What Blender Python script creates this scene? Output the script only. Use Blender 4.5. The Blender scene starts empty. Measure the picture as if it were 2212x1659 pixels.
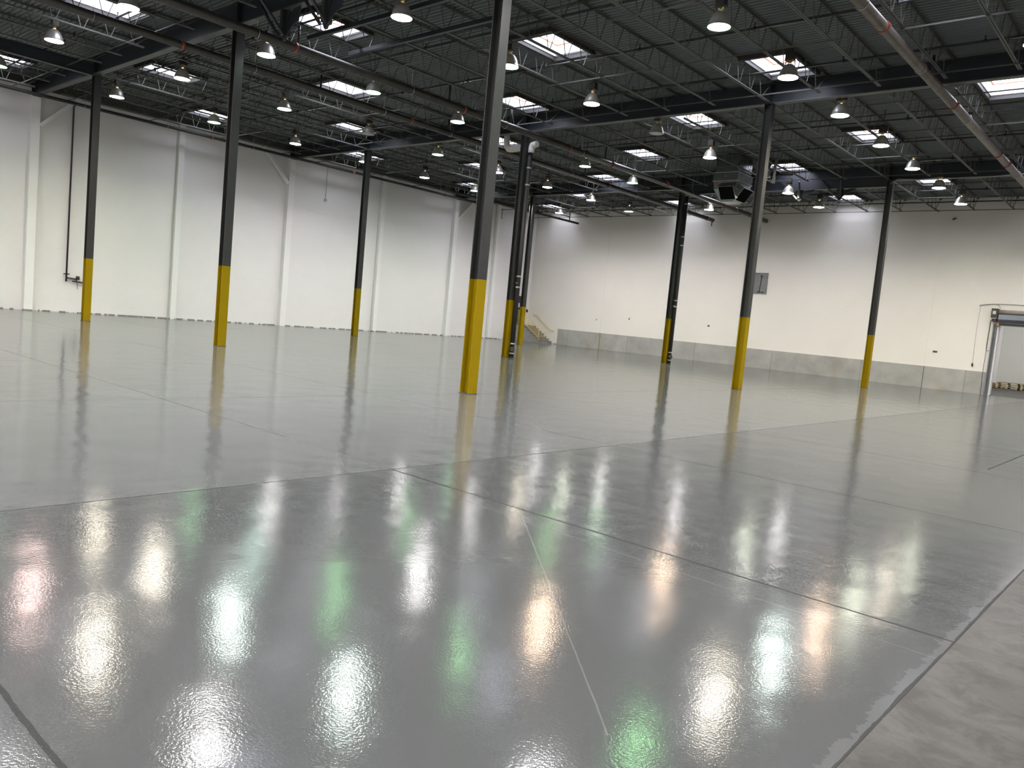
import bpy, math, random
from mathutils import Vector, Matrix
random.seed(7)
sc = bpy.context.scene
COL = sc.collection
PI = math.pi

# ------------------------------------------------------------------ camera, world, exposure
YAW, PITCH, ROLL = -0.71951, -0.08467, 0.09366
FPX = 1691.338
CAM = Vector((41.92156, -11.51758, 1.65))
def cam_axes():
    cy, sy = math.cos(YAW), math.sin(YAW); cp, sp = math.cos(PITCH), math.sin(PITCH)
    cr, sr = math.cos(ROLL), math.sin(ROLL)
    f = Vector((sy*cp, cy*cp, sp)); r = Vector((cy, -sy, 0)); u = r.cross(f)
    return cr*r + sr*u, -sr*r + cr*u, f
_r, _u, _f = cam_axes()
cd = bpy.data.cameras.new('camera'); cam = bpy.data.objects.new('camera', cd); COL.objects.link(cam)
cd.sensor_width = 36.0; cd.lens = FPX/2212*36.0; cd.clip_end = 300
m = Matrix.Identity(4)
for i in range(3):
    m[i][0], m[i][1], m[i][2], m[i][3] = _r[i], _u[i], -_f[i], CAM[i]
cam.matrix_world = m
sc.camera = cam

w = bpy.data.worlds.new('overcast_sky'); sc.world = w; w.use_nodes = True
bg = w.node_tree.nodes['Background']; bg.inputs[0].default_value = (0.86, 0.90, 1.0, 1); bg.inputs[1].default_value = 14.0
sc.view_settings.view_transform = 'Standard'; sc.view_settings.look = 'None'
sc.view_settings.exposure = 0.0; sc.view_settings.gamma = 1.0; sc.view_settings.use_curve_mapping = False
sc.cycles.use_denoising = True
sc.cycles.sample_clamp_indirect = 4.0
sc.cycles.max_bounces = 7; sc.cycles.diffuse_bounces = 4; sc.cycles.glossy_bounces = 4
sc.cycles.caustics_reflective = False; sc.cycles.caustics_refractive = False

LAMP_POWER = 135.0     # radiance of a bright white lens seen from the side
BEAM_WATTS = 158.0     # what the reflector throws downward

# ------------------------------------------------------------------ dimensions
AX, BY = 10.212, 12.518          # column pitch
XW, YF = 3.435, 33.54            # left wall, far wall planes
XR, YN = 50.0, -20.0             # right wall, near wall (behind the camera)
H = 9.09                         # underside of girders
GT = 9.72                        # top of girders
DK = 9.80                        # underside of roof deck
PJ = AX/6                        # joist pitch

# ------------------------------------------------------------------ node helpers
def new_mat(name):
    mt = bpy.data.materials.new(name); mt.use_nodes = True
    nt = mt.node_tree; b = nt.nodes['Principled BSDF']
    return mt, nt, b
def N(nt, t, **kw):
    n = nt.nodes.new(t)
    for k, v in kw.items(): setattr(n, k, v)
    return n
def math_n(nt, op, a, b=None, c=None, clamp=False):
    n = N(nt, 'ShaderNodeMath', operation=op); n.use_clamp = clamp
    for i, v in enumerate((a, b, c)):
        if v is None: continue
        if isinstance(v, (int, float)): n.inputs[i].default_value = v
        else: nt.links.new(v, n.inputs[i])
    return n.outputs[0]
def noise(nt, vec, scale, detail=3, rough=0.5, dist=0.0):
    n = N(nt, 'ShaderNodeTexNoise'); n.inputs['Scale'].default_value = scale
    n.inputs['Detail'].default_value = detail; n.inputs['Roughness'].default_value = rough
    n.inputs['Distortion'].default_value = dist
    nt.links.new(vec, n.inputs['Vector']); return n.outputs['Fac']
def ramp(nt, fac, stops):
    n = N(nt, 'ShaderNodeValToRGB'); nt.links.new(fac, n.inputs[0]); e = n.color_ramp.elements
    while len(e) > 1: e.remove(e[-1])
    e[0].position = stops[0][0]; e[0].color = (*stops[0][1], 1)
    for p, c in stops[1:]:
        x = e.new(p); x.color = (*c, 1)
    return n.outputs[0]
def mix(nt, fac, a, b, mode='MIX'):
    n = N(nt, 'ShaderNodeMix', data_type='RGBA', blend_type=mode)
    for sock, v in ((n.inputs[0], fac), (n.inputs[6], a), (n.inputs[7], b)):
        if isinstance(v, (int, float)): sock.default_value = v
        elif isinstance(v, tuple): sock.default_value = (*v, 1) if len(v) == 3 else v
        else: nt.links.new(v, sock)
    return n.outputs[2]
def bump(nt, hgt, strength, dist, prev=None):
    n = N(nt, 'ShaderNodeBump'); n.inputs['Strength'].default_value = strength; n.inputs['Distance'].default_value = dist
    nt.links.new(hgt, n.inputs['Height'])
    if prev is not None: nt.links.new(prev, n.inputs['Normal'])
    return n.outputs[0]
def coords(nt, scale=None):
    g = N(nt, 'ShaderNodeNewGeometry').outputs['Position']
    if scale is None: return g
    mp = N(nt, 'ShaderNodeMapping'); mp.inputs['Scale'].default_value = scale; nt.links.new(g, mp.inputs[0]); return mp.outputs[0]
def objco(nt):
    return N(nt, 'ShaderNodeTexCoord').outputs['Object']

def simple(name, col, rough=0.5, metal=0.0, var=0.12, scale=3.0, coat=0.0, bumps=0.0):
    mt, nt, b = new_mat(name)
    c = objco(nt)
    f = noise(nt, c, scale, 4, 0.6)
    lo = tuple(max(0, x*(1-var)) for x in col); hi = tuple(min(1, x*(1+var)) for x in col)
    nt.links.new(ramp(nt, f, [(0.3, lo), (0.7, hi)]), b.inputs['Base Color'])
    b.inputs['Roughness'].default_value = rough; b.inputs['Metallic'].default_value = metal
    b.inputs['Coat Weight'].default_value = coat
    if bumps:
        nt.links.new(bump(nt, noise(nt, c, scale*14, 3), bumps, 0.01), b.inputs['Normal'])
    return mt

M = {}
M['joist'] = simple('dark_joist_paint', (0.085, 0.085, 0.078), 0.5, 0.0, 0.15, 1.2)
M['girder'] = simple('blue_black_girder_paint', (0.016, 0.020, 0.027), 0.45, 0, 0.2, 0.8)
M['flange'] = simple('girder_paint_lit_underside', (0.065, 0.065, 0.061), 0.45, 0, 0.2, 1.0)  # girder paint lightened: floor bounce on the underside put into the colour
M['column'] = simple('charcoal_column_paint', (0.018, 0.0185, 0.0175), 0.5, 0, 0.18, 1.5)
M['yellow'] = simple('safety_yellow_paint', (0.265, 0.178, 0.0004), 0.6, 0, 0.05, 2.0)
M['yellow'].node_tree.nodes['Principled BSDF'].inputs['Specular IOR Level'].default_value = 0.1
M['railyellow'] = simple('railing_yellow_paint', (0.80, 0.60, 0.12), 0.4, 0, 0.05, 2.0, 0.2)
M['grout'] = simple('dark_column_base_joint', (0.05, 0.05, 0.045), 0.8)
M['pipe'] = simple('dark_steel_pipe', (0.045, 0.042, 0.038), 0.38, 0.35, 0.25, 2.5)
M['pipe_light'] = simple('bare_steel_pipe', (0.17, 0.15, 0.13), 0.40, 0.4, 0.25, 2.5)
M['blackpipe'] = simple('black_iron_pipe', (0.016, 0.015, 0.016), 0.6, 0.0, 0.3, 2.0)
M['branch'] = simple('thin_dark_branch_pipe', (0.022, 0.022, 0.024), 0.5, 0.2, 0.3, 2.0)
M['orange'] = simple('orange_grooved_coupling', (0.30, 0.065, 0.035), 0.5)
M['zinc'] = simple('zinc_hanger_metal', (0.50, 0.50, 0.47), 0.38, 0.6, 0.1, 8)
M['band'] = simple('stainless_band_clamp', (0.38, 0.37, 0.34), 0.4, 0.5, 0.1, 8)
M['pvc'] = simple('white_insulated_pipe', (0.62, 0.62, 0.57), 0.55, 0, 0.06, 3)
M['galv'] = simple('galvanised_sheet', (0.30, 0.325, 0.33), 0.25, 0.9, 0.2, 1.6)
M['duct_inside'] = simple('dark_spout_shade', (0.008, 0.008, 0.010), 0.9)
M['duct_inside'].node_tree.nodes['Principled BSDF'].inputs['Specular IOR Level'].default_value = 0.0
M['redmark'] = simple('red_paint_mark', (0.60, 0.06, 0.06), 0.6)
M['alu'] = simple('spun_aluminium_reflector', (0.58, 0.56, 0.52), 0.38, 0.55, 0.08, 6)
M['ballast'] = simple('black_ballast_housing', (0.020, 0.018, 0.016), 0.5)
M['brass'] = simple('brass_lamp_socket', (0.85, 0.62, 0.28), 0.35, 0.7, 0.1, 10)
M['whitesteel'] = simple('white_painted_steel', (0.70, 0.70, 0.67), 0.5, 0, 0.04, 2)
M['curb'] = simple('white_skylight_curb', (0.82, 0.82, 0.84), 0.6, 0, 0.06, 2.5)
M['rust'] = simple('rust_red_skylight_frame', (0.75, 0.22, 0.10), 0.6, 0, 0.25, 6)
M['opening'] = simple('dark_opening_frame', (0.03, 0.028, 0.028), 0.6)
M['conc'] = simple('plain_grey_concrete', (0.30, 0.29, 0.27), 0.75, 0, 0.18, 1.8, 0, 0.2)
M['doorblack'] = simple('black_door_paint', (0.035, 0.035, 0.036), 0.45)
M['paper'] = simple('white_sign_paper', (0.80, 0.80, 0.78), 0.7)
M['blacktext'] = simple('black_print', (0.02, 0.02, 0.02), 0.6)
M['steelgrey'] = simple('grey_door_steel', (0.16, 0.165, 0.19), 0.45, 0.35, 0.15, 2)
M['barrel'] = simple('brownish_door_curtain_coil', (0.33, 0.28, 0.25), 0.5, 0.2, 0.15, 3)
M['hood'] = simple('blue_grey_door_hood', (0.24, 0.26, 0.31), 0.45, 0.3, 0.1, 2)
M['louver'] = simple('grey_louver_metal', (0.20, 0.20, 0.195), 0.5, 0.4, 0.12, 4)
M['motor'] = simple('dark_motor_housing', (0.045, 0.043, 0.040), 0.5)
M['wood'] = simple('pale_pallet_wood', (0.58, 0.47, 0.28), 0.8, 0, 0.2, 7)
M['cardboard'] = simple('brown_cardboard', (0.30, 0.20, 0.12), 0.85, 0, 0.15, 5)
M['purplepipe'] = simple('dark_plum_riser_paint', (0.045, 0.026, 0.040), 0.45, 0, 0.15, 3)
M['tape'] = simple('orange_tape', (0.75, 0.30, 0.05), 0.5)
M['wire'] = simple('grey_cable_jacket', (0.34, 0.34, 0.31), 0.5)
M['darkslot'] = simple('dark_recessed_box', (0.02, 0.02, 0.02), 0.8)

# roof deck
mt, nt, b = new_mat('dark_corrugated_deck_paint')
c = coords(nt); f = noise(nt, c, 0.6, 4, 0.6)
nt.links.new(ramp(nt, f, [(0.3, (0.076, 0.091, 0.095)), (0.7, (0.104, 0.122, 0.125))]), b.inputs['Base Color'])
b.inputs['Roughness'].default_value = 0.45
M['deck'] = mt

# walls
def wall_mat(name, base, courses, course_h, blk=0.4, axis='Y', strength=0.25):
    mt, nt, b = new_mat(name)
    g = coords(nt)
    big = noise(nt, g, 0.35, 3, 0.55)
    fine = noise(nt, coords(nt, (2.0, 2.0, 9.0)), 1.4, 5, 0.65)
    col = ramp(nt, big, [(0.3, tuple(x*0.965 for x in base)), (0.7, base)])
    streak = ramp(nt, fine, [(0.28, (0.90, 0.89, 0.87)), (0.42, (1, 1, 1))])
    col = mix(nt, 0.35, col, streak, 'MULTIPLY')
    sep = N(nt, 'ShaderNodeSeparateXYZ'); nt.links.new(g, sep.inputs[0])
    z = sep.outputs['Z']
    # scuffs and dirt low on the wall
    low = math_n(nt, 'SUBTRACT', 1.0, math_n(nt, 'DIVIDE', z, 1.5), clamp=True)
    sc_n = noise(nt, coords(nt, (1.2, 1.2, 4.0)), 2.2, 6, 0.7, 0.6)
    scm = math_n(nt, 'MULTIPLY', math_n(nt, 'GREATER_THAN', sc_n, 0.655), low)
    col = mix(nt, math_n(nt, 'MULTIPLY', scm, 0.35), col, (0.42, 0.40, 0.37))
    gap = math_n(nt, 'MULTIPLY', math_n(nt, 'LESS_THAN', z, 0.045), math_n(nt, 'GREATER_THAN', noise(nt, g, 2.3, 3, 0.6), 0.47))
    col = mix(nt, math_n(nt, 'MULTIPLY', gap, 0.8), col, (0.12, 0.12, 0.115))
    nt.links.new(col, b.inputs['Base Color'])
    b.inputs['Roughness'].default_value = 0.55
    if courses:
        br = N(nt, 'ShaderNodeTexBrick')
        cmb = N(nt, 'ShaderNodeCombineXYZ'); nt.links.new(sep.outputs[axis], cmb.inputs[0]); nt.links.new(z, cmb.inputs[1])
        nt.links.new(cmb.outputs[0], br.inputs['Vector'])
        br.inputs['Scale'].default_value = 1.0; br.inputs['Brick Width'].default_value = blk; br.inputs['Row Height'].default_value = course_h
        br.inputs['Mortar Size'].default_value = 0.006; br.inputs['Mortar Smooth'].default_value = 0.6
        inv = math_n(nt, 'SUBTRACT', 1.0, br.outputs['Fac'])
        n1 = bump(nt, inv, strength, 0.006)
        n2 = bump(nt, noise(nt, g, 14, 4), 0.12, 0.01, n1)
        nt.links.new(n2, b.inputs['Normal'])
    else:
        nt.links.new(bump(nt, noise(nt, g, 8, 4), 0.1, 0.01), b.inputs['Normal'])
    return mt
M['wall_left'] = wall_mat('white_painted_block_wall', (0.87, 0.85, 0.845), True, 0.2)
M['wall_far'] = wall_mat('off_white_painted_panel_wall', (0.86, 0.82, 0.76), False, 0.2)
M['pil'] = wall_mat('white_pilaster_caught_light', (0.92, 0.915, 0.90), False, 0.2)  # paler than the wall: the light these faces catch is painted in
M['wall_dock'] = wall_mat('pale_green_grey_block_wall', (0.72, 0.75, 0.69), True, 0.2, axis='X')

# unpainted concrete band with stains
mt, nt, b = new_mat('unpainted_concrete_band')
g = coords(nt)
a1 = noise(nt, g, 0.9, 5, 0.65); a2 = noise(nt, coords(nt, (1, 1, 0.25)), 0.55, 3, 0.6)
col = ramp(nt, a1, [(0.3, (0.32, 0.31, 0.29)), (0.7, (0.46, 0.45, 0.42))])
st = math_n(nt, 'GREATER_THAN', a2, 0.0)
stf = ramp(nt, a2, [(0.60, (0, 0, 0)), (0.72, (1, 1, 1))])
col = mix(nt, math_n(nt, 'MULTIPLY', stf, 0.5), col, (0.34, 0.26, 0.13))
# vertical joints every 5.1 m
sep = N(nt, 'ShaderNodeSeparateXYZ'); nt.links.new(g, sep.inputs[0])
jt = math_n(nt, 'ABSOLUTE', math_n(nt, 'SUBTRACT', math_n(nt, 'MODULO', math_n(nt, 'ADD', sep.outputs['X'], 0.32), AX/2), AX/4))
jm = math_n(nt, 'LESS_THAN', jt, 0.012)
col = mix(nt, math_n(nt, 'MULTIPLY', jm, 0.7), col, (0.12, 0.11, 0.10))
nt.links.new(col, b.inputs['Base Color']); b.inputs['Roughness'].default_value = 0.32
b.inputs['Coat Weight'].default_value = 0.3; b.inputs['Coat Roughness'].default_value = 0.2
M['bandconc'] = mt

# floors
def line_mask(nt, coord, val, half, wob):
    d = math_n(nt, 'ABSOLUTE', math_n(nt, 'ADD', math_n(nt, 'SUBTRACT', coord, val), wob))
    return math_n(nt, 'LESS_THAN', d, half)
def floor_common(nt):
    g = coords(nt); sep = N(nt, 'ShaderNodeSeparateXYZ'); nt.links.new(g, sep.inputs[0])
    X, Y = sep.outputs['X'], sep.outputs['Y']
    wn = noise(nt, g, 1.6, 4, 0.6)
    wob = math_n(nt, 'MULTIPLY', math_n(nt, 'SUBTRACT', wn, 0.5), 0.035)
    wn2 = noise(nt, g, 14.0, 3, 0.6)
    wob = math_n(nt, 'ADD', wob, math_n(nt, 'MULTIPLY', math_n(nt, 'SUBTRACT', wn2, 0.5), 0.012))
    return g, X, Y, wob
mt, nt, b = new_mat('grey_epoxy_floor_coating')
g, X, Y, wob = floor_common(nt)
n1 = noise(nt, g, 0.22, 4, 0.55)
col = ramp(nt, n1, [(0.3, (0.070, 0.074, 0.073)), (0.7, (0.081, 0.085, 0.083))])
masks = []
for v, hw in ((-6.36, 0.013), (-10.54, 0.012), (-2.35, 0.008), (1.9, 0.007), (6.1, 0.007), (10.3, 0.007), (14.5, 0.004), (18.7, 0.004), (22.9, 0.004), (27.1, 0.004), (31.3, 0.004)):
    masks.append(line_mask(nt, Y, v, hw, wob))
for v, hw in ((35.88, 0.010), (30.7, 0.008), (25.6, 0.006), (20.5, 0.004), (15.4, 0.004), (10.3, 0.004), (40.95+0.08, 0.014)):
    masks.append(line_mask(nt, X, v, hw, wob))
mm = masks[0]
for k in masks[1:]: mm = math_n(nt, 'MAXIMUM', mm, k)
brk = math_n(nt, 'GREATER_THAN', noise(nt, g, 5.0, 3, 0.6), 0.30)
mm = math_n(nt, 'MULTIPLY', mm, brk)
crk = math_n(nt, 'MULTIPLY', line_mask(nt, X, 39.61, 0.014, wob), math_n(nt, 'MULTIPLY', math_n(nt, 'GREATER_THAN', Y, 2.4), math_n(nt, 'LESS_THAN', Y, 6.2)))
mm = math_n(nt, 'MAXIMUM', mm, crk)
# raised light seam running diagonally and one parallel to the joint
dg = math_n(nt, 'ADD', math_n(nt, 'MULTIPLY', math_n(nt, 'SUBTRACT', X, 37.62), 0.684), math_n(nt, 'MULTIPLY', math_n(nt, 'SUBTRACT', Y, -6.36), 0.729))
dgm = math_n(nt, 'MULTIPLY', math_n(nt, 'LESS_THAN', X, 40.3), 1.0)
dgm = math_n(nt, 'MULTIPLY', dgm, math_n(nt, 'LESS_THAN', math_n(nt, 'ABSOLUTE', math_n(nt, 'ADD', dg, math_n(nt, 'MULTIPLY', wob, 0.6))), 0.0045))
dgm = math_n(nt, 'MULTIPLY', dgm, math_n(nt, 'LESS_THAN', Y, -6.36))
pl = math_n(nt, 'ADD', math_n(nt, 'SUBTRACT', Y, -6.62), math_n(nt, 'MULTIPLY', math_n(nt, 'SUBTRACT', X, 37.8), 0.035))
plm = math_n(nt, 'MULTIPLY', math_n(nt, 'LESS_THAN', math_n(nt, 'ABSOLUTE', math_n(nt, 'ADD', pl, wob)), 0.0035), math_n(nt, 'GREATER_THAN', X, 37.0))
seam = math_n(nt, 'MAXIMUM', dgm, plm)
col = mix(nt, math_n(nt, 'MULTIPLY', seam, 0.30), col, (0.22, 0.22, 0.215))
# thin pale edge where the coating thins out
edge = math_n(nt, 'MULTIPLY', math_n(nt, 'GREATER_THAN', math_n(nt, 'ADD', X, math_n(nt, 'MULTIPLY', noise(nt, g, 5.5, 6, 0.75), 0.26)), 41.10), 0.28)
col = mix(nt, edge, col, (0.17, 0.17, 0.17))
col = mix(nt, math_n(nt, 'MULTIPLY', mm, 0.8), col, (0.035, 0.035, 0.033))
col = mix(nt, math_n(nt, 'MULTIPLY', math_n(nt, 'LESS_THAN', X, 35.88), 0.30), col, (0.20, 0.205, 0.20))
nt.links.new(col, b.inputs['Base Color'])
b.inputs['Roughness'].default_value = 0.5
b.inputs['Specular IOR Level'].default_value = 0.0
nt.links.new(math_n(nt, 'SUBTRACT', 1.0, math_n(nt, 'MAXIMUM', math_n(nt, 'MULTIPLY', mm, 0.9), math_n(nt, 'MULTIPLY', seam, 0.25))), b.inputs['Coat Weight']); nt.links.new(math_n(nt, 'SUBTRACT', 1.58, math_n(nt, 'MULTIPLY', math_n(nt, 'GREATER_THAN', X, 35.88), 0.19)), b.inputs['Coat IOR'])
rsel = math_n(nt, 'ADD', 0.095, math_n(nt, 'MULTIPLY', math_n(nt, 'GREATER_THAN', X, 35.88), 0.015))
nt.links.new(rsel, b.inputs['Coat Roughness'])
wav = noise(nt, g, 1.5, 1, 0.5)
mid = noise(nt, g, 7.0, 2, 0.5)
pel = math_n(nt, 'MULTIPLY', noise(nt, g, 75.0, 2, 0.5), math_n(nt, 'ADD', 1.0, math_n(nt, 'MULTIPLY', math_n(nt, 'GREATER_THAN', X, 35.88), 0.9)))
nb = bump(nt, wav, 1.0, 0.006)
nb = bump(nt, mid, 1.0, 0.0005, nb)
nb = bump(nt, pel, 1.0, 0.00028, nb)
nb2 = bump(nt, mm, -0.6, 0.004, nb)
nt.links.new(nb2, b.inputs['Normal']); nt.links.new(nb2, b.inputs['Coat Normal'])
M['floor'] = mt

mt, nt, b = new_mat('bare_stained_concrete_slab')
g, X, Y, wob = floor_common(nt)
n1 = noise(nt, g, 0.9, 6, 0.68, 0.8); n2 = noise(nt, g, 4.5, 5, 0.7, 0.5)
col = ramp(nt, n1, [(0.32, (0.026, 0.0235, 0.0185)), (0.48, (0.048, 0.046, 0.041)), (0.64, (0.074, 0.072, 0.067))])
col = mix(nt, 0.75, col, ramp(nt, n2, [(0.38, (0.40, 0.38, 0.34)), (0.55, (1, 1, 1))]), 'MULTIPLY')
pale = ramp(nt, noise(nt, g, 1.7, 5, 0.75, 1.2), [(0.60, (0, 0, 0)), (0.68, (1, 1, 1))])
col = mix(nt, math_n(nt, 'MULTIPLY', pale, 0.4), col, (0.095, 0.093, 0.088))
mm = line_mask(nt, Y, -6.36, 0.006, wob)
col = mix(nt, math_n(nt, 'MULTIPLY', mm, 0.85), col, (0.03, 0.03, 0.028))
nt.links.new(col, b.inputs['Base Color']); b.inputs['Roughness'].default_value = 0.5
b.inputs['Specular IOR Level'].default_value = 0.25
nt.links.new(bump(nt, n2, 0.25, 0.004), b.inputs['Normal'])
M['bare'] = mt

# skylight dome
mt = bpy.data.materials.new('milky_skylight_dome'); mt.use_nodes = True; nt = mt.node_tree
nt.nodes.clear(); out = N(nt, 'ShaderNodeOutputMaterial')
tr = N(nt, 'ShaderNodeBsdfTransparent'); tr.inputs[0].default_value = (0.93, 0.94, 1.0, 1)
tl = N(nt, 'ShaderNodeBsdfTranslucent'); tl.inputs[0].default_value = (0.9, 0.9, 0.93, 1)
ms = N(nt, 'ShaderNodeMixShader'); ms.inputs[0].default_value = 0.3
nt.links.new(tr.outputs[0], ms.inputs[1]); nt.links.new(tl.outputs[0], ms.inputs[2]); nt.links.new(ms.outputs[0], out.inputs[0])
M['dome'] = mt

TINTS = {   # (colour, relative strength, words)
 'white': ((1.0, 0.97, 0.965), 1.0, 'bright white lit'),
 'cool':  ((0.84, 1.0, 0.92), 1.1, 'bright mint-white lit'),
 'warm':  ((1.0, 0.90, 0.72), 1.0, 'warm white lit'),
 'orange':((1.0, 0.72, 0.50), 1.0, 'peach-toned lit'),
 'pink':  ((1.0, 0.70, 0.64), 1.0, 'pinkish lit'),
 'pale':  ((0.96, 1.0, 0.80), 0.9, 'pale green-white lit'),
 'green': ((0.42, 1.0, 0.42), 0.28, 'dim green lit'),
 'dimcool': ((0.66, 1.0, 0.86), 0.35, 'dim cool lit'),
 'off':   ((0.6, 0.6, 0.55), 0.0, 'unlit grey'),
}
LENS = {}
for k, (c_, s_, _) in TINTS.items():
    mt, nt, b = new_mat('lamp_lens_'+k)
    n = noise(nt, objco(nt), 4.0, 2)
    if s_ > 0:
        b.inputs['Base Color'].default_value = (0.6, 0.6, 0.6, 1)
        b.inputs['Emission Color'].default_value = (*c_, 1)
        st = math_n(nt, 'MULTIPLY', math_n(nt, 'ADD', math_n(nt, 'MULTIPLY', n, 0.2), 0.9), LAMP_POWER*s_)
        nt.links.new(st, b.inputs['Emission Strength'])
    else:
        b.inputs['Base Color'].default_value = (0.45, 0.45, 0.42, 1); b.inputs['Roughness'].default_value = 0.3
    LENS[k] = mt

# ------------------------------------------------------------------ mesh helpers
class MB:
    def __init__(s): s.v = []; s.f = []; s.smooth = []
    def add(s, vs, fs, sm=False):
        o = len(s.v); s.v += [tuple(v) for v in vs]; s.f += [tuple(i+o for i in f) for f in fs]; s.smooth += [sm]*len(fs)
        return s
    def box(s, x0, x1, y0, y1, z0, z1):
        vs = [(x, y, z) for z in (z0, z1) for y in (y0, y1) for x in (x0, x1)]
        return s.add(vs, [(0,2,3,1), (4,5,7,6), (0,1,5,4), (2,6,7,3), (0,4,6,2), (1,3,7,5)])
    def prism(s, pts, axis, a0, a1):
        """polygon pts in the plane across axis ('x','y','z'), extruded a0..a1"""
        def P(p, a):
            if axis == 'x': return (a, p[0], p[1])
            if axis == 'y': return (p[0], a, p[1])
            return (p[0], p[1], a)
        n = len(pts); vs = [P(p, a0) for p in pts] + [P(p, a1) for p in pts]
        fs = [tuple(range(n)), tuple(range(2*n-1, n-1, -1))] + [(i, i+n, (i+1) % n + n, (i+1) % n) for i in range(n)]
        return s.add(vs, fs)
    def tube(s, path, r, n=8, sm=True, cap=True):
        path = [Vector(p) for p in path]; rings = []
        up = None
        for i, p in enumerate(path):
            if i == 0: d = path[1]-p
            elif i == len(path)-1: d = p-path[i-1]
            else: d = (path[i+1]-p).normalized() + (p-path[i-1]).normalized()
            d.normalize()
            if up is None or abs(d.dot(up)) > 0.98:
                up = Vector((0,0,1)) if abs(d.z) < 0.9 else Vector((1,0,0))
            a = d.cross(up).normalized(); bb = a.cross(d).normalized(); up = bb
            rr = r[i] if isinstance(r, (list, tuple)) else r
            rings.append([p + a*math.cos(2*PI*k/n)*rr + bb*math.sin(2*PI*k/n)*rr for k in range(n)])
        vs = [q for rg in rings for q in rg]; fs = []
        for i in range(len(path)-1):
            for k in range(n):
                fs.append((i*n+k, i*n+(k+1) % n, (i+1)*n+(k+1) % n, (i+1)*n+k))
        s.add(vs, fs, sm)
        if cap:
            o = len(s.v)-len(vs); s.f += [tuple(o+k for k in range(n-1, -1, -1)), tuple(o+(len(path)-1)*n+k for k in range(n))]; s.smooth += [False, False]
        return s
    def bar(s, p0, p1, a, b=None):
        """rectangular bar between two points, a across, b the other way"""
        b = b or a; p0 = Vector(p0); p1 = Vector(p1); d = (p1-p0).normalized()
        up = Vector((0,0,1)) if abs(d.z) < 0.95 else Vector((1,0,0))
        u = d.cross(up).normalized(); v = u.cross(d).normalized()
        vs = []
        for p in (p0, p1):
            for sx, sy in ((-1,-1), (1,-1), (1,1), (-1,1)): vs.append(p + u*a/2*sx + v*b/2*sy)
        return s.add(vs, [(0,1,2,3), (7,6,5,4), (0,4,5,1), (1,5,6,2), (2,6,7,3), (3,7,4,0)])
    def lathe(s, prof, n=24, c=(0,0), sm=True):
        vs = []; fs = []
        for r, z in prof:
            for k in range(n): vs.append((c[0]+r*math.cos(2*PI*k/n), c[1]+r*math.sin(2*PI*k/n), z))
        for i in range(len(prof)-1):
            for k in range(n): fs.append((i*n+k, i*n+(k+1) % n, (i+1)*n+(k+1) % n, (i+1)*n+k))
        return s.add(vs, fs, sm)
    def build(s, name, mat, parent=None):
        me = bpy.data.meshes.new(name); me.from_pydata(s.v, [], s.f); me.update()
        me.polygons.foreach_set('use_smooth', s.smooth)
        me.materials.append(mat)
        o = bpy.data.objects.new(name, me); COL.objects.link(o)
        if parent is not None: o.parent = parent
        return o
def tag(o, label, cat, group=None, kind=None):
    if label: o['label'] = label
    if cat: o['category'] = cat
    if group: o['group'] = group
    if kind: o['kind'] = kind
    return o
def thing(name, label, cat, loc=(0,0,0), group=None):
    o = bpy.data.objects.new(name, None); COL.objects.link(o); o.location = loc; o.empty_display_size = 0.2
    return tag(o, label, cat, group)
def struct(o, label=None):
    o['kind'] = 'structure'
    if label: o['label'] = label
    return o
def dup(root, loc, label=None, group=None):
    r = root.copy(); COL.objects.link(r); r.location = loc
    if label: r['label'] = label
    if group: r['group'] = group
    for ch in list(root.children):
        c_ = ch.copy(); COL.objects.link(c_); c_.parent = r
        for g_ in ch.children:
            d_ = g_.copy(); COL.objects.link(d_); d_.parent = c_
    return r
ORD = ['first', 'second', 'third', 'fourth', 'fifth', 'sixth', 'seventh', 'eighth', 'ninth', 'tenth', 'eleventh', 'twelfth', 'thirteenth',
       'fourteenth', 'fifteenth', 'sixteenth', 'seventeenth', 'eighteenth', 'nineteenth', 'twentieth', 'twenty-first', 'twenty-second', 'twenty-third',
       'twenty-fourth', 'twenty-fifth', 'twenty-sixth', 'twenty-seventh', 'twenty-eighth', 'twenty-ninth', 'thirtieth']

# ------------------------------------------------------------------ room shell
XE = 41.03
f1 = MB().box(XW-0.3, XE, YN-0.3, YF, -0.2, 0.0)
f1.box(XE-0.0, XR+0.3, 0, 0, 0, 0) if False else None
fl = struct(f1.build('floor', M['floor']), 'glossy grey epoxy-coated warehouse floor')
bare = MB().box(XE, XR+0.3, YN-0.3, YF, -0.2, -0.0015).box(30.6, XR+0.3, YF, 50.0, -0.2, -0.0015)
bs = bare.build('bare_concrete_slab', M['bare'], fl)
bs['label'] = 'uncoated stained concrete slab'

wl = struct(MB().box(XW-0.3, XW, YN-0.3, YF+0.35, 0, 9.95).build('wall_left', M['wall_left']), 'white painted block wall on the left')
DOX0, DOX1, DOH = 33.98, 37.60, 3.50      # roll-up door opening
wf = MB().box(XW, DOX0, YF, YF+0.35, 0, 9.95).box(DOX1, XR, YF, YF+0.35, 0, 9.95).box(DOX0, DOX1, YF, YF+0.35, DOH, 9.95)
wf = struct(wf.build('wall_far', M['wall_far']), 'off-white painted panel wall across the far end')
band = MB().box(6.38, 33.86, YF-0.006, YF+0.002, 0, 1.13).box(37.75, XR, YF-0.006, YF+0.002, 0, 1.13)
bd = band.build('unpainted_band', M['bandconc'], wf); bd['label'] = 'unpainted grey concrete band along the wall foot'
for x0, x1 in ((9.86, 10.14), (19.98, 20.30), (30.50, 30.90)):
    MB().box(x0, x1, YF-0.02, YF, 1.13, 9.6).build('panel_joint_strip', M['wall_far'], wf)
dj = MB()
for x in (10.15, 30.92): dj.box(x-0.012, x+0.012, YF-0.012, YF-0.004, 0, 1.13)
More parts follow.
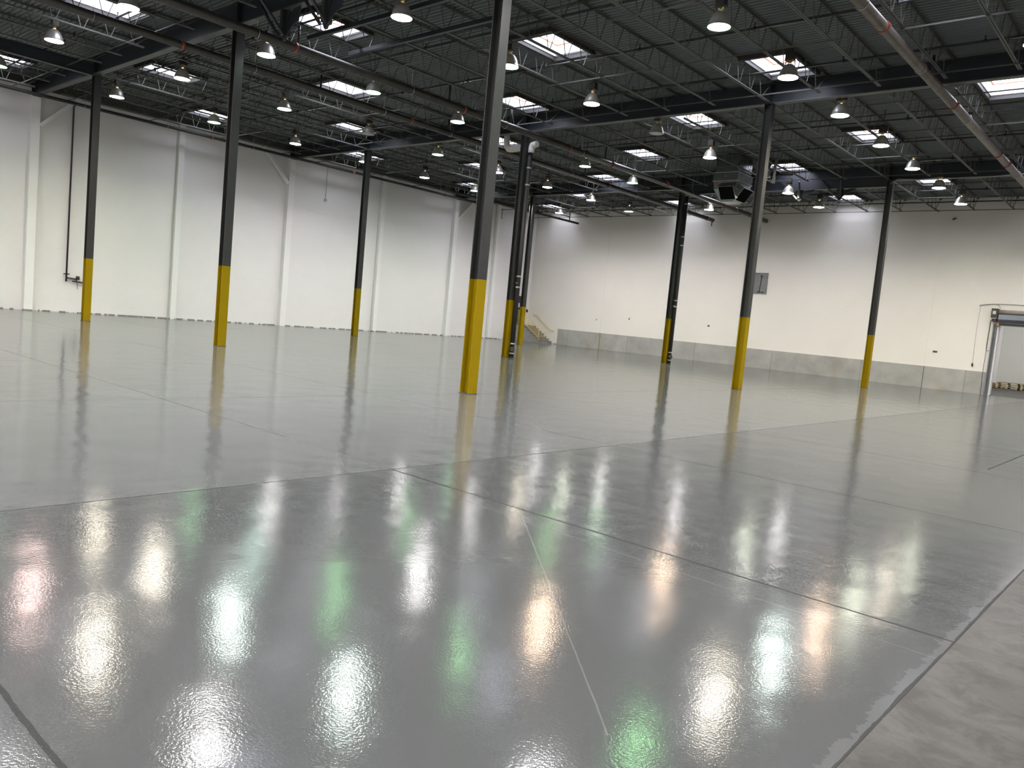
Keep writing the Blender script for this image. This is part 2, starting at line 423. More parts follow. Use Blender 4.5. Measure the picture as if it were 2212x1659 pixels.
dj.build('dark_joint', M['darkslot'], wf)
struct(MB().box(XR, XR+0.3, YN-0.3, YF+0.35, 0, 9.95).build('wall_right', M['wall_far']))
struct(MB().box(XW, XR, YN-0.3, YN, 0, 9.95).build('wall_near', M['wall_far']))

# pilasters on the left wall
k = 0
for i, y in enumerate((-12.5, 0.0, 12.46, 24.98)):
    MB().box(XW, XW+0.30, y-0.17, y+0.17, 0, 9.08).build('pilaster', M['pil'], wl)
    MB().box(XW, XW+0.42, y-0.16, y+0.16, 9.03, 9.09).build('bearing_plate', M['girder'], wl)
for y in (-6.2, 6.36, 18.88, 29.15):
    MB().box(XW, XW+0.24, y-0.13, y+0.14, 0, 9.40).build('pilaster', M['pil'], wl)
    MB().box(XW, XW+0.05, y-0.175, y-0.150, 0, 9.40).build('pilaster_edge_strip', M['whitesteel'], wl)  # thin pale strip just off one edge of the pilaster
# diagonal braces near the pilaster heads
for y0, z0, y1, z1 in ((0.17, 7.87, 1.75, 9.42), (12.28, 7.72, 10.72, 9.34), (25.16, 7.76, 26.75, 9.36)):
    MB().bar((XW+0.20, y0, z0), (XW+0.20, y1, z1), 0.15, 0.15).build('diagonal_brace', M['pil'], wl)
# dark edge angle along the head of the left wall
ea = MB().box(XW, XW+0.16, YN, YF, 9.40, 9.52).box(XW+0.02, XW+0.06, YN, YF, 9.52, 9.78)
ea.build('edge_angle', M['joist'], wl)

# ------------------------------------------------------------------ skylight grid
SKY = []   # x centre, y centre
even_y = [-10.7, -2.0, 6.62, 15.35, 24.05, 32.0]
odd_y = [-6.4, 2.3, 10.95, 19.6, 28.3]
def gapx(x):     # centre of the joist gap nearest x
    kk = math.floor((x-0.0)/PJ); return (kk+0.5)*PJ
for i, x in enumerate((5.7, 10.95, 16.0, 21.2, 26.2, 31.4, 36.6)):
    for y in (even_y if i % 2 == 0 else odd_y):
        SKY.append((gapx(x), y))
SX, SY = 0.64, 0.93     # half sizes

# ------------------------------------------------------------------ corrugated roof deck with openings
RP = 0.16
deck = MB()
def deck_strip(x0, x1, y):
    pts = [(y, DK), (y+0.06, DK), (y+0.08, DK+0.038), (y+0.14, DK+0.038), (y+RP, DK)]
    vs = [(x0, a, z) for a, z in pts] + [(x1, a, z) for a, z in pts]
    n = len(pts)
    deck.add(vs, [(i, i+1, i+1+n, i+n) for i in range(n-1)])
y = YN
rows = int((YF-YN)/RP)+1
for j in range(rows):
    y = YN + j*RP
    cuts = sorted([(sx-SX, sx+SX) for sx, sy in SKY if abs(y+RP/2-sy) < SY])
    x = XW
    for a, b_ in cuts:
        deck_strip(x, a, y); x = b_
    deck_strip(x, XR, y)
# roof slab above the deck so that no sky leaks in
cl = struct(deck.build('ceiling', M['deck']), 'dark corrugated steel roof deck')
slab = MB()
CE = 0.035
ys = sorted(set([YN-0.3, YF+0.35] + [sy-SY-CE for _, sy in SKY] + [sy+SY+CE for _, sy in SKY]))
for a, b_ in zip(ys[:-1], ys[1:]):
    mid = (a+b_)/2
    cuts = sorted([(sx-SX-CE, sx+SX+CE) for sx, sy in SKY if abs(mid-sy) < SY+CE])
    x = XW-0.3
    for c0, c1 in cuts:
        slab.box(x, c0, a, b_, DK+0.05, DK+0.20); x = c1
    slab.box(x, XR+0.3, a, b_, DK+0.05, DK+0.20)
slab.build('roof_insulation', M['opening'], cl)

# ------------------------------------------------------------------ skylights
def make_skylight():
    t = thing('skylight', 'skylight', 'skylight', (0, 0, DK), 'skylights in the roof deck')
    a, b_ = SX, SY
    c_ = MB()
    c_.box(-a-0.03, -a, -b_-0.03, b_+0.03, -0.02, 0.32).box(a, a+0.03, -b_-0.03, b_+0.03, -0.02, 0.32)
    c_.box(-a, a, -b_-0.03, -b_, -0.02, 0.32).box(-a, a, b_, b_+0.03, -0.02, 0.32)
    c_.build('curb', M['curb'], t)
    fr = MB()
    for z0, z1, ins in ((0.305, 0.335, 0.04),):
        fr.box(-a, -a+ins, -b_, b_, z0, z1).box(a-ins, a, -b_, b_, z0, z1)
        fr.box(-a+ins, a-ins, -b_, -b_+ins, z0, z1).box(-a+ins, a-ins, b_-ins, b_, z0, z1)
    fr.build('frame', M['rust'], t)
    d = MB(); nx, ny = 8, 10; vs = []
    for j in range(ny+1):
        for i in range(nx+1):
            u, v = -1+2*i/nx, -1+2*j/ny
            vs.append((u*(a-0.02), v*(b_-0.02), 0.34 + 0.24*(1-u**4)*(1-v**4)))
    d.add(vs, [(j*(nx+1)+i, j*(nx+1)+i+1, (j+1)*(nx+1)+i+1, (j+1)*(nx+1)+i) for j in range(ny) for i in range(nx)], True)
    d.build('dome', M['dome'], t)
    op = MB()      # dark steel angles that trim the opening between the joists
    op.box(-a-0.16, a+0.16, -b_-0.14, -b_-0.03, -0.15, -0.02).box(-a-0.16, a+0.16, b_+0.03, b_+0.14, -0.15, -0.02)
    op.box(-a-0.12, -a-0.03, -b_-0.03, b_+0.03, -0.13, -0.02).box(a+0.03, a+0.12, -b_-0.03, b_+0.03, -0.13, -0.02)
    op.build('trim_angle', M['opening'], t)
    return t
sk0 = None
lines_x = sorted(set(round(s[0], 2) for s in SKY))
for (sx, sy) in SKY:
    li = lines_x.index(round(sx, 2)); ysl = sorted([q[1] for q in SKY if round(q[0], 2) == round(sx, 2)], reverse=True)
    lab = 'white-curbed skylight, %s line out from left wall, %s back from far wall' % (ORD[li], ORD[ysl.index(sy)])
    if sk0 is None: sk0 = make_skylight(); sk0.location = (sx, sy, DK); sk0['label'] = lab
    else: dup(sk0, (sx, sy, DK), lab)

# ------------------------------------------------------------------ columns
COLS = {
 (1, 0): (10.02, 0.06, 'charcoal steel column with yellow base, leftmost in the hall'),
 (2, 0): (20.20, 0.08, 'charcoal steel column with yellow base, second from the left'),
 (3, 0): (30.62, 0.03, 'largest and nearest charcoal steel column with broad yellow base'),
 (1, 1): (10.10, 12.56, 'charcoal steel column with yellow base, third from the left, no pipe'),
 (2, 1): (20.36, 12.52, 'charcoal steel column with black drain pipe and white pipe elbow'),
 (3, 1): (30.62, 12.46, 'charcoal steel column with yellow base partly covering the wall louver'),
 (1, 2): (10.15, 25.1, 'charcoal steel column with yellow base before the yellow stair railing'),
 (2, 2): (20.45, 25.04, 'charcoal steel column with black pipe near the middle of far wall'),
 (3, 2): (30.70, 25.0, 'charcoal steel column with yellow base, rightmost, nearest roll-up door'),
}
def make_column(label, full=True):
    t = thing('steel_column', label, 'column', (0,0,0), 'steel building columns')
    def W(z0, z1, e=0.0):
        b_ = MB(); hw = 0.125+e
        b_.box(-hw, -hw+0.022+2*e, -hw, hw, z0, z1).box(hw-0.022-2*e, hw, -hw, hw, z0, z1)
        b_.box(-hw+0.02, hw-0.02, -0.008-e, 0.008+e, z0, z1)
        return b_
    W(2.353, H).build('shaft', M['column'], t)
    p = W(0.012, 2.353, 0.0012).build('painted_base', M['yellow'], t); p['label'] = 'safety-yellow painted lower part'
    MB().box(-0.135, 0.135, -0.135, 0.135, 0.0, 0.012).build('base_joint', M['grout'], t)
    MB().box(-0.15, 0.15, -0.15, 0.15, H-0.02, H).build('cap_plate', M['column'], t)
    return t
col0 = None
for key, (x, y, lab) in COLS.items():
    if col0 is None: col0 = make_column(lab); col0.location = (x, y, 0)
    else: dup(col0, (x, y, 0), lab)

# ------------------------------------------------------------------ girders
def w_beam(mb, x0, x1, yc, z0, z1, fw=0.24, ft=0.022, wt=0.014):
    mb.box(x0, x1, yc-fw/2, yc+fw/2, z0, z0+ft).box(x0, x1, yc-fw/2, yc+fw/2, z1-ft, z1).box(x0, x1, yc-wt/2, yc+wt/2, z0+ft, z1-ft)
def girder(label, x0, x1, yc, z0, z1):
    t = thing('roof_girder', label, 'girder', (0, 0, 0), 'steel roof girders')
    b_ = MB(); w_beam(b_, x0, x1, yc, z0+0.022, z1); b_.build('web_and_top_flange', M['girder'], t)
    MB().box(x0, x1, yc-0.12, yc+0.12, z0, z0+0.0225).build('bottom_flange', M['flange'], t)
    for xs in (x0+0.02, x1-0.03):
        for sy in (-1, 1):
            MB().box(xs, xs+0.012, *sorted((yc+sy*0.008, yc+sy*0.115)), z0+0.022, z1-0.022).build('stiffener_plate', M['girder'], t)
    return t
gname = {-1: 'girder line behind the camera side', 0: 'nearest girder line', 1: 'middle girder line', 2: 'farthest girder line'}
bn = {0: 'left wall to first column', 1: 'first to second column', 2: 'second to third column', 3: 'third column rightwards', 4: 'right-hand end bay'}
for j in (-1, 0, 1, 2):
    yc = j*BY
    xs = [XW+0.02, AX, 2*AX, 3*AX, 4*AX, XR]
    for i in range(5):
        z0 = H
        if j == 2 and i == 2: z0 = 8.82
        girder('dark steel roof girder on %s, %s' % (gname[j], bn[i]), xs[i]+(0.0 if i == 0 else 0.004), xs[i+1]-0.004, yc, z0, GT)
# beam tying the first column back towards the near side
tb = MB(); tb.box(AX-0.11, AX+0.11, -BY+0.15, -0.15, 9.0, 9.02).box(AX-0.11, AX+0.11, -BY+0.15, -0.15, 9.40, 9.42).box(AX-0.007, AX+0.007, -BY+0.15, -0.15, 9.02, 9.40)
tag(tb.build('tie_beam', M['girder']), 'dark steel beam running from leftmost column out of the picture top-left', 'beam')

# ------------------------------------------------------------------ bar joists
def make_joist(L, colline):
    """joist along +y from 0 to L, origin at roof deck underside"""
    t = thing('bar_joist', 'joist', 'joist', (0, 0, DK), 'open-web bar joists')
    tc = MB()
    for s in (-1, 1):
        tc.box(*sorted((s*0.008, s*0.055)), 0.02, L-0.02, -0.006, 0.0).box(*sorted((s*0.008, s*0.014)), 0.02, L-0.02, -0.055, -0.006)
    tc.box(-0.055, 0.055, 0.02, 0.14, -0.075, -0.055).box(-0.055, 0.055, L-0.14, L-0.02, -0.075, -0.055)
    tc.build('top_chord', M['joist'], t)
    e = 0.12 if colline else 0.50
    zb = -0.69
    bc = MB()
    for s in (-1, 1):
        bc.box(*sorted((s*0.008, s*0.050)), e, L-e, zb, zb+0.006).box(*sorted((s*0.008, s*0.014)), e, L-e, zb+0.006, zb+0.05)
    bc.build('bottom_chord', M['joist'], t)
    wb = MB(); r = 0.011
    e2 = 0.78; n = max(1, round((L-2*e2)/0.78)); step = (L-2*e2)/n
    zt, zv = -0.03, zb+0.03
    for i in range(n+1):
        yv = e2 + i*step
        if i == 0:
            wb.bar((0, 0.12, zt-0.03), (0, yv-0.02, zv), 0.02)
            wb.bar((0, yv+0.04, zv), (0, yv+step*0.5-0.12, zt), 0.018)
        elif i == n:
            wb.bar((0, yv-0.04, zv), (0, yv-step*0.5+0.12, zt), 0.018)
            wb.bar((0, L-0.12, zt-0.03), (0, yv+0.02, zv), 0.02)
        else:
            wb.bar((0, yv-0.04, zv), (0, yv-step*0.5+0.16, zt), 0.018)
            wb.bar((0, yv+0.04, zv), (0, yv+step*0.5-0.12, zt), 0.018)
    wb.build('web', M['joist'], t)
    return t
bays = [(-BY, 0.0, 'nearest bay before the first girder line'), (0.0, BY, 'bay between nearest and middle girders'),
        (BY, 2*BY, 'bay between middle and farthest girders'), (2*BY, YF, 'last bay against the far wall')]
protos = {}
nj = int((XR-0.5)/PJ)
for (y0, y1, bname) in bays:
    L = y1-y0
    cnt = 0
    for kk in range(3, nj+1):
        x = kk*PJ
        if x < XW+0.3 or x > 47: continue
        if kk == 6 and y0 < -1: continue
        cl_ = (kk % 6 == 0)
        key = (round(L, 2), cl_)
        lab = 'dark open-web bar joist, %s out from left wall, %s' % (ORD[cnt], bname)
        if key not in protos:
            protos[key] = make_joist(L, cl_); protos[key].location = (x, y0, DK); protos[key]['label'] = lab
        else: dup(protos[key], (x, y0, DK), lab)
        cnt += 1

# ------------------------------------------------------------------ joist bridging (thin angles across the joists)
bi = 0
for (y0, y1, bname) in reversed(bays):
    L = y1-y0
    fr = (0.085, 0.36, 0.64, 0.915) if L > 10 else (0.10, 0.5, 0.93)
    for q in reversed(fr):
        yb = y0+L*q
        t = thing('joist_bridging', 'thin steel bridging line crossing the joists, %s back from far wall' % ORD[bi], 'bridging', (0, 0, 0), 'bridging lines across the joists')
        MB().box(XW+0.2, 47.0, yb-0.018, yb+0.018, DK-0.70, DK-0.694).box(XW+0.2, 47.0, yb-0.018, yb-0.013, DK-0.73, DK-0.70).build('lower_angle', M['joist'], t)
        MB().box(XW+0.2, 47.0, yb-0.016, yb-0.011, DK-0.10, DK-0.062).build('upper_angle', M['joist'], t)
        bi += 1

# ------------------------------------------------------------------ sprinkler branch lines
head = None
by_ = [32.4, 29.3, 26.2, 22.9, 19.8, 16.7, 13.6, 10.5, 7.3, 4.4, 1.3, -1.8, -4.9]
for i, yb in enumerate(by_):
    t = thing('sprinkler_branch_line', 'thin black sprinkler branch pipe threaded through the joists, %s from far wall' % ORD[i], 'pipe', (0, yb, 9.42), 'sprinkler branch lines')
    MB().tube([(4.3, 0, 0), (46.0, 0, 0)], 0.030, 8).build('pipe', M['branch'], t)
    x = 5.2 + (i % 2)*1.1
    while x < 44:
        if head is None:
            hb = MB(); hb.tube([(0, 0, 0.0), (0, 0, 0.12)], 0.014, 6); hb.tube([(0, 0, 0.12), (0, 0, 0.15)], [0.030, 0.012], 8)
            hb.tube([(0, 0, -0.05), (0, 0, 0.045)], 0.042, 8)
            head = hb.build('sprinkler_head', M['branch'], t); head.location = (x, 0, 0)
        else:
            h_ = head.copy(); COL.objects.link(h_); h_.parent = t; h_.location = (x, 0, 0)
        x += 3.4

# ------------------------------------------------------------------ sprinkler mains and other overhead pipes
def main_pipe(label, x, z, y0, y1, r, coup, hang, drops=(), mat='pipe'):
    t = thing('sprinkler_main_pipe', label, 'pipe', (x, 0, z))
    MB().tube([(0, y0, 0), (0, y1, 0)], r, 18).build('pipe', M[mat], t)
    for yc in coup:
        c_ = MB().tube([(0, yc-0.035, 0), (0, yc+0.035, 0)], r+0.022, 18)
        c_.box(-r-0.055, -r-0.01, yc-0.03, yc+0.03, -0.02, 0.02).box(r+0.01, r+0.055, yc-0.03, yc+0.03, -0.02, 0.02)
        o = c_.build('grooved_coupling', M['orange'], t); o['label'] = 'orange-red grooved coupling'
    for yh in hang:
        h_ = MB()
        h_.tube([(r*1.12*math.cos(a), yh, r*1.12*math.sin(a)) for a in [2*PI*k/16 for k in range(17)]], 0.008, 5, cap=False)
        h_.tube([(0, yh, r*1.1), (0, yh, DK-z-0.05)], 0.007, 5)
        h_.build('ring_hanger', M['zinc'], t)
    for yd in drops:
        MB().tube([(0, yd, r*0.8), (0, yd, 9.42-z)], 0.035, 8).build('riser_nipple', M['branch'], t)
    return t
main_pipe('large bare steel sprinkler main slanting across the top right corner', 35.65, 8.80, -3.5, YF-0.1, 0.125,
          (6.9, 13.4, 19.8, 21.4, 27.9), (5.5, 10.0, 15.1, 23.4, 28.6), (11.0,), 'pipe_light')
main_pipe('large steel sprinkler main passing in front of the pipe-clad middle column', 21.35, 8.74, -9.0, YF-0.1, 0.125,
          (1.2, 8.0, 14.1, 17.2, 21.9, 27.9), (0.0, 5.6, 10.2, 15.0, 19.0, 24.4, 29.4), (1.3, 7.3, 10.5, 16.7, 22.9))
main_pipe('steel sprinkler main catching yellow-green light, left of the middle pipe', 17.95, 8.80, -12.0, YF-0.25, 0.115,
          (-0.5, 8.5, 14.1, 21.8, 32.5), (-3.0, 1.9, 7.2, 10.6, 18.7, 24.5), (4.4, 10.5, 19.8, 29.3))
main_pipe('dark pipe end hanging at the far left corner below the ceiling', 7.35, 8.72, 14.0, YF-0.12, 0.075,
          (26.5,), (20.0, 29.9), (22.9, 29.3, 32.4), 'blackpipe')
main_pipe('brown-black pipe running along the head of the left wall', 4.55, 8.97, -12.0, 27.0, 0.07,
          (-3.0, 7.4, 15.8, 23.0), (1.6, 5.2, 9.6, 15.9), (), 'blackpipe')
dr = MB().tube([(17.95, YF-0.36, 8.72), (17.95, YF-0.36, 8.42)], 0.035, 8)
tag(dr.build('pipe_drop', M['blackpipe']), 'short black pipe stub dropping under main pipe end at far wall', 'pipe')

# ------------------------------------------------------------------ high bay lamps
def make_lamp_parts(t, tint):
    # origin: centre of the lens, z = 0
    prof = [(0.262, 0.0), (0.262, 0.02), (0.252, 0.025), (0.235, 0.10), (0.205, 0.19), (0.165, 0.26), (0.115, 0.315), (0.075, 0.34), (0.05, 0.345)]
    inner = [(r-0.006, z+0.0) for r, z in reversed(prof)]
    MB().lathe(prof+inner, 28).build('reflector', M['alu'], t)
    MB().tube([(0, 0, 0.335), (0, 0, 0.44)], 0.042, 12).box(-0.07, 0.07, -0.012, 0.012, 0.40, 0.43).build('socket', M['brass'], t)
    bb = MB(); bb.box(-0.11, 0.11, -0.085, 0.085, 0.46, 0.66).box(-0.125, 0.125, -0.07, 0.07, 0.44, 0.47).box(-0.06, 0.06, -0.05, 0.05, 0.66, 0.70)
    bb.build('ballast_box', M['ballast'], t)
    MB().tube([(0, 0, 0.69), (0, 0, 1.2)], 0.010, 6).build('hanger_rod', M['ballast'], t)
    ln = MB(); n = 28
    ln.lathe([(0.252, 0.016), (0.20, 0.008), (0.12, 0.001), (0.0005, 0.0)], n)
    ln.build('lens', LENS[tint], t)
    c_, s_, _ = TINTS[tint]
    if s_ > 0:
        ld = bpy.data.lights.new('lamp_beam_'+tint, 'AREA'); ld.shape = 'DISK'; ld.size = 0.48
        ld.color = c_; ld.energy = BEAM_WATTS*s_; ld.spread = math.radians(150)
        lo = bpy.data.objects.new('lamp_beam', ld); COL.objects.link(lo); lo.parent = t; lo.location = (0, 0, -0.012)
LX = [9.6, 14.95, 20.25, 26.35, 32.75, 38.3, 45.1]
LY = [-18.7, -14.77, -10.84, -6.91, -2.98, 0.95, 4.88, 8.81, 12.74, 16.75, 20.6, 24.5, 28.4]
T = {}   # (column, row) with row counted so that y=-2.98 is 0
T.update({(1,0):'pink', (2,0):'warm', (0,0):'green', (0,1):'warm', (1,1):'warm', (2,1):'cool', (3,1):'cool', (0,2):'green', (1,2):'dimcool', (2,2):'green', (3,2):'green', (4,2):'green',
  (0,3):'white', (1,3):'off', (2,3):'white', (3,3):'orange', (4,3):'warm', (1,4):'green', (3,4):'off', (4,4):'cool', (0,5):'white', (1,5):'white', (2,5):'green', (3,5):'orange', (4,5):'orange',
  (0,6):'green', (1,6):'warm', (2,6):'green', (4,6):'pale', (0,7):'white', (1,7):'pale', (3,7):'pale', (4,7):'warm', (0,8):'white', (1,8):'white', (2,8):'white', (3,8):'white', (4,8):'pale',
  (3,0):'white', (4,0):'white', (4,1):'white'})
SKIP = {(3,6), (2,4), (2,7)}
lamp_proto = {}
for ci, x in enumerate(LX):
    for ri, y in enumerate(LY):
        rr = ri-4
        if (ci, rr) in SKIP: continue
        tint = T.get((ci, rr), 'white')
        far = len(LY)-1-ri
        lab = '%s bell-shaped high-bay lamp, %s column from left wall, %s row from far wall' % (TINTS[tint][2], ORD[ci], ORD[far])
        if tint not in lamp_proto:
            t = thing('high_bay_lamp', lab, 'lamp', (x, y, 8.60), 'high-bay lamps'); make_lamp_parts(t, tint); lamp_proto[tint] = t
        else: dup(lamp_proto[tint], (x, y, 8.60), lab)

# ------------------------------------------------------------------ roof drain pipes on two columns
def drain_pipe(label, cx, cy, bands, top):
    px, py = cx+0.232, cy+0.10
    t = thing('drain_pipe', label, 'pipe', (px, py, 0), 'black drain pipes strapped to columns')
    MB().tube([(0, 0, 0), (0, 0, top)], 0.092, 18).build('pipe', M['blackpipe'], t)
    for z in bands:
        MB().tube([(0, 0, z-0.035), (0, 0, z+0.035)], 0.101, 18).build('coupling_band', M['band'], t)
    co = MB().tube([(0.05, -0.05, 0.36), (0.14, -0.14, 0.36)], 0.105, 18).tube([(0.14, -0.14, 0.36), (0.155, -0.155, 0.36)], 0.085, 18)
    co.build('cleanout_plug', M['motor'], t)
    MB().box(-0.05, 0.04, -0.10, 0.0, 3.04, 3.07).build('strap', M['zinc'], t)
    return t
drain_pipe('black drain pipe with grey bands strapped to middle column, white elbow on top', 20.36, 12.52, (0.17, 0.57, 2.88, 3.32, 7.0, 7.68), 8.26)
dp2 = drain_pipe('black drain pipe strapped to the column by the far wall middle', 20.45, 25.04, (0.17, 0.57, 3.0, 3.32, 6.2, 6.65, 8.35), 8.75)
el = MB()
ex, ey = 20.63, 12.62
t = thing('white_insulated_elbow', 'white plastic-covered pipe elbow and run beside middle column top', 'pipe', (ex, ey, 8.26))
MB().tube([(0, 0, 0), (0, 0, 0.16), (0.01, 0, 0.27), (0.06, 0, 0.33), (0.22, 0, 0.345), (0.28, 0, 0.345)], 0.125, 18).build('elbow', M['pvc'], t)
MB().tube([(-0.06, 0.22, 0.36), (-1.25, 0.22, 0.30), (-1.46, 0.22, 0.33), (-1.56, 0.22, 0.45), (-1.60, 0.22, 0.65), (-1.60, 0.22, 1.5)], 0.13, 18).build('horizontal_run', M['pvc'], t)
MB().tube([(0, 0, -0.02), (0, 0, 0.02)], 0.128, 18).build('collar', M['blackpipe'], t)

# ------------------------------------------------------------------ galvanised supply plenum
HX0, HX1, HY0, HY1 = 24.32, 25.46, 21.05, 22.45
t = thing('air_supply_plenum', 'galvanised sheet metal air plenum with black discharge openings under the ceiling', 'air duct', (0, 0, 0))
MB().box(HX0+0.03, HX1-0.03, HY0+0.03, HY1-0.03, 8.98, 9.72).build('upper_box', M['galv'], t)
lb = MB().box(HX0-0.03, HX1+0.02, HY0-0.02, HY1+0.02, 8.60, 8.97); lb.build('lower_box', M['galv'], t)
fl_ = MB()
for z in (8.60, 8.97): fl_.box(HX0-0.05, HX1+0.04, HY0-0.04, HY1+0.04, z-0.012, z+0.012)
fl_.build('flange', M['zinc'], t)
mx, my = (HX0+HX1)/2, (HY0+HY1)/2
def hop(z, s):    # octagonal ring
    hx, hy = (HX1-HX0)/2*s, (HY1-HY0)/2*s; c_ = 0.30*(1.0 if s > 0.9 else 0.55)
    return [(mx-hx, my-hy+c_, z), (mx-hx+c_, my-hy, z), (mx+hx-c_, my-hy, z), (mx+hx, my-hy+c_, z), (mx+hx, my+hy-c_, z), (mx+hx-c_, my+hy, z), (mx-hx+c_, my+hy, z), (mx-hx, my+hy-c_, z)]
hp = MB(); vs = [(HX0, HY0, 8.6), (HX1, HY0, 8.6), (HX1, HY1, 8.6), (HX0, HY1, 8.6)]
hx, hy = 0.30, 0.40
vs += [(mx-hx, my-hy, 7.72), (mx+hx, my-hy, 7.72), (mx+hx, my+hy, 7.72), (mx-hx, my+hy, 7.72)]
vs += [(HX0+0.02, HY0+0.02, 8.25), (HX1-0.02, HY0+0.02, 8.25), (HX1-0.02, HY1-0.02, 8.25), (HX0+0.02, HY1-0.02, 8.25)]
hp.add(vs, [(8, 9, 1, 0), (9, 10, 2, 1), (10, 11, 3, 2), (11, 8, 0, 3), (4, 5, 9, 8), (5, 6, 10, 9), (6, 7, 11, 10), (7, 4, 8, 11), (4, 7, 6, 5)])
hp.build('hopper', M['galv'], t)
def spout(name, cx, cy, dx, dy, wdt):
    # a short square spout pointing outward and down, with a black mouth
    d = Vector((dx, dy, -0.75)).normalized(); s = Vector((-dy, dx, 0)).normalized(); u = d.cross(s).normalized()
    c0 = Vector((cx, cy, 8.24)); hw, hh, Lg = wdt/2, 0.33, 0.34
    def quad(c, a, b_): return [c+s*a+u*b_, c-s*a+u*b_, c-s*a-u*b_, c+s*a-u*b_]
    o_ = MB(); q = quad(c0-d*0.1, hw, hh) + quad(c0+d*Lg, hw, hh) + quad(c0+d*Lg, hw-0.02, hh-0.02) + quad(c0+d*(Lg-0.10), hw-0.02, hh-0.02)
    fs = []
    for a in (0, 4, 8):
        fs += [(a+i, a+(i+1) % 4, a+4+(i+1) % 4, a+4+i) for i in range(4)]
    o_.add(q, fs); o = o_.build('discharge_spout', M['galv'], t)
    m_ = MB(); m_.add(quad(c0+d*(Lg-0.004), hw-0.021, hh-0.021)+quad(c0+d*(Lg-0.05), hw-0.021, hh-0.021), [(0,1,2,3), (7,6,5,4), (0,4,5,1), (1,5,6,2), (2,6,7,3), (3,7,4,0)])  # dark plug across the mouth stands in for the shade inside
    mo = m_.build('dark_mouth', M['duct_inside'], o)
spout('front', mx+0.16, HY0+0.20, 0, -1, 0.74)
spout('side', HX1-0.22, my+0.02, 1, 0, 0.98)
rm = MB().box(24.82, 24.90, HY0-0.026, HY0-0.019, 8.76, 8.84).box(24.53, 24.62, HY0-0.006, HY0+0.021, 8.40, 8.50)
rm.box(HX1+0.018, HX1+0.026, 21.7, 21.78, 8.70, 8.78)
rm.build('red_mark', M['redmark'], t)
for yy, nm in ((HY1+0.09, 'rear'),):
    tag(MB().bar((23.8, yy, 9.04), (27.3, yy, 9.04), 0.06, 0.08).build('plenum_support_rail', M['girder']), 'dark steel rail along the %s side of the galvanised plenum' % nm, 'support rail')
# round shiny duct up to the roof beside the plenum
rd = thing('round_duct', 'shiny round metal duct rising to the roof right of the plenum', 'air duct', (26.05, 22.42, 0))
MB().tube([(0, 0, 8.95), (0, 0, 9.78)], 0.26, 20).build('duct', M['galv'], rd)
MB().tube([(0.42, 0.1, 8.7), (0.42, 0.1, 9.78)], 0.07, 12).build('vent_pipe', M['zinc'], rd)

# ------------------------------------------------------------------ roof unit hangers (posts and kickers below the girders)
def kicker(label, x, yc, ztop):
    t = thing('girder_kicker_bracket', label, 'steel bracket', (x, yc, 0), 'braced hanger brackets under girders')
    p = MB(); p.prism([(-0.16, ztop), (0.16, ztop), (0.10, 8.42), (0.04, 8.32), (-0.04, 8.32), (-0.10, 8.42)], 'y', -0.03, 0.03)
    p.box(-0.06, 0.06, -0.13, 0.13, 8.45, ztop)
    p.build('post', M['column'], t)
    k_ = MB()
    k_.bar((-0.05, -0.15, 8.40), (-1.05, -0.15, 9.38), 0.06, 0.06)
    k_.bar((0.04, -0.05, 8.45), (0.28, -0.92, 9.05), 0.06, 0.06)
    k_.build('kicker_strut', M['girder'], t)
    g_ = MB(); pts = [(0.05, 8.40), (0.30, 8.62), (0.62, 8.74), (0.70, ztop), (0.56, ztop), (0.34, ztop-0.02), (0.10, 8.75)]
    g_.prism([(a, b_) for a, b_ in pts if b_ <= ztop+0.001], 'y', -0.012, 0.012); g_.build('curved_gusset', M['girder'], t)
    return t
kicker('dark braced bracket under nearest girder, left one of two', 22.75, 0.0, H)
kicker('dark braced bracket under nearest girder, right one of two', 24.62, 0.0, H)
kicker('dark braced V bracket under farthest girder, left one beside the plenum', 26.70, 2*BY, 8.82)
kicker('dark braced V bracket under farthest girder, right one', 28.55, 2*BY, 8.82)
for yy, nm in ((1.45, 'nearer'), (2.9, 'farther')):
    tag(MB().box(21.6, 27.6, yy-0.05, yy+0.05, 8.98, 9.09).build('roof_unit_rail', M['girder']), 'dark steel rail under the joists near top centre, %s of two' % nm, 'support rail')
# loose cable along the girder right of the rightmost column
pts = [(30.75, 2*BY-0.16, 8.95), (31.0, 2*BY-0.16, 9.13), (31.8, 2*BY-0.16, 9.07), (32.6, 2*BY-0.16, 9.10), (33.9, 2*BY-0.16, 9.02), (35.5, 2*BY-0.16, 9.12), (37.0, 2*BY-0.16, 9.03), (38.5, 2*BY-0.16, 9.10)]
tag(MB().tube(pts, 0.018, 6).build('loose_cable', M['wire']), 'pale loose cable sagging along farthest girder right of the last column', 'cable')

# ------------------------------------------------------------------ left wall fixtures
t = thing('hose_riser', 'dark plum hose riser pipe with valve on the left wall', 'pipe', (XW+0.09, 1.53, 0))
MB().tube([(0, 0, 1.38), (0, 0, 9.05), (0.35, 0.02, 9.12)], 0.038, 10).build('pipe', M['purplepipe'], t)
MB().tube([(0, -0.12, 1.72), (0, 0.12, 1.72)], 0.025, 8).build('cross_bar', M['purplepipe'], t)
v_ = MB().tube([(0, 0, 1.55), (0, 0.42, 1.52)], 0.034, 8).tube([(0, 0.42, 1.42), (0, 0.42, 1.66)], 0.028, 8)
v_.tube([(0.02, 0.25, 1.42), (0.02, 0.92, 1.37)], 0.036, 8); v_.build('valve', M['purplepipe'], t)
hw_ = MB().tube([(0, 0.50, 1.50), (0, 0.50, 1.66)], 0.055, 10); hw_.tube([(0.02, 0.45, 1.36), (0.02, 0.47, 1.08)], 0.012, 6)
hw_.build('handwheel', M['purplepipe'], t)
t = thing('conduit_drop', 'thin grey conduit dropping down left wall between the braced pilaster and next column', 'conduit', (XW+0.03, 14.86, 0))
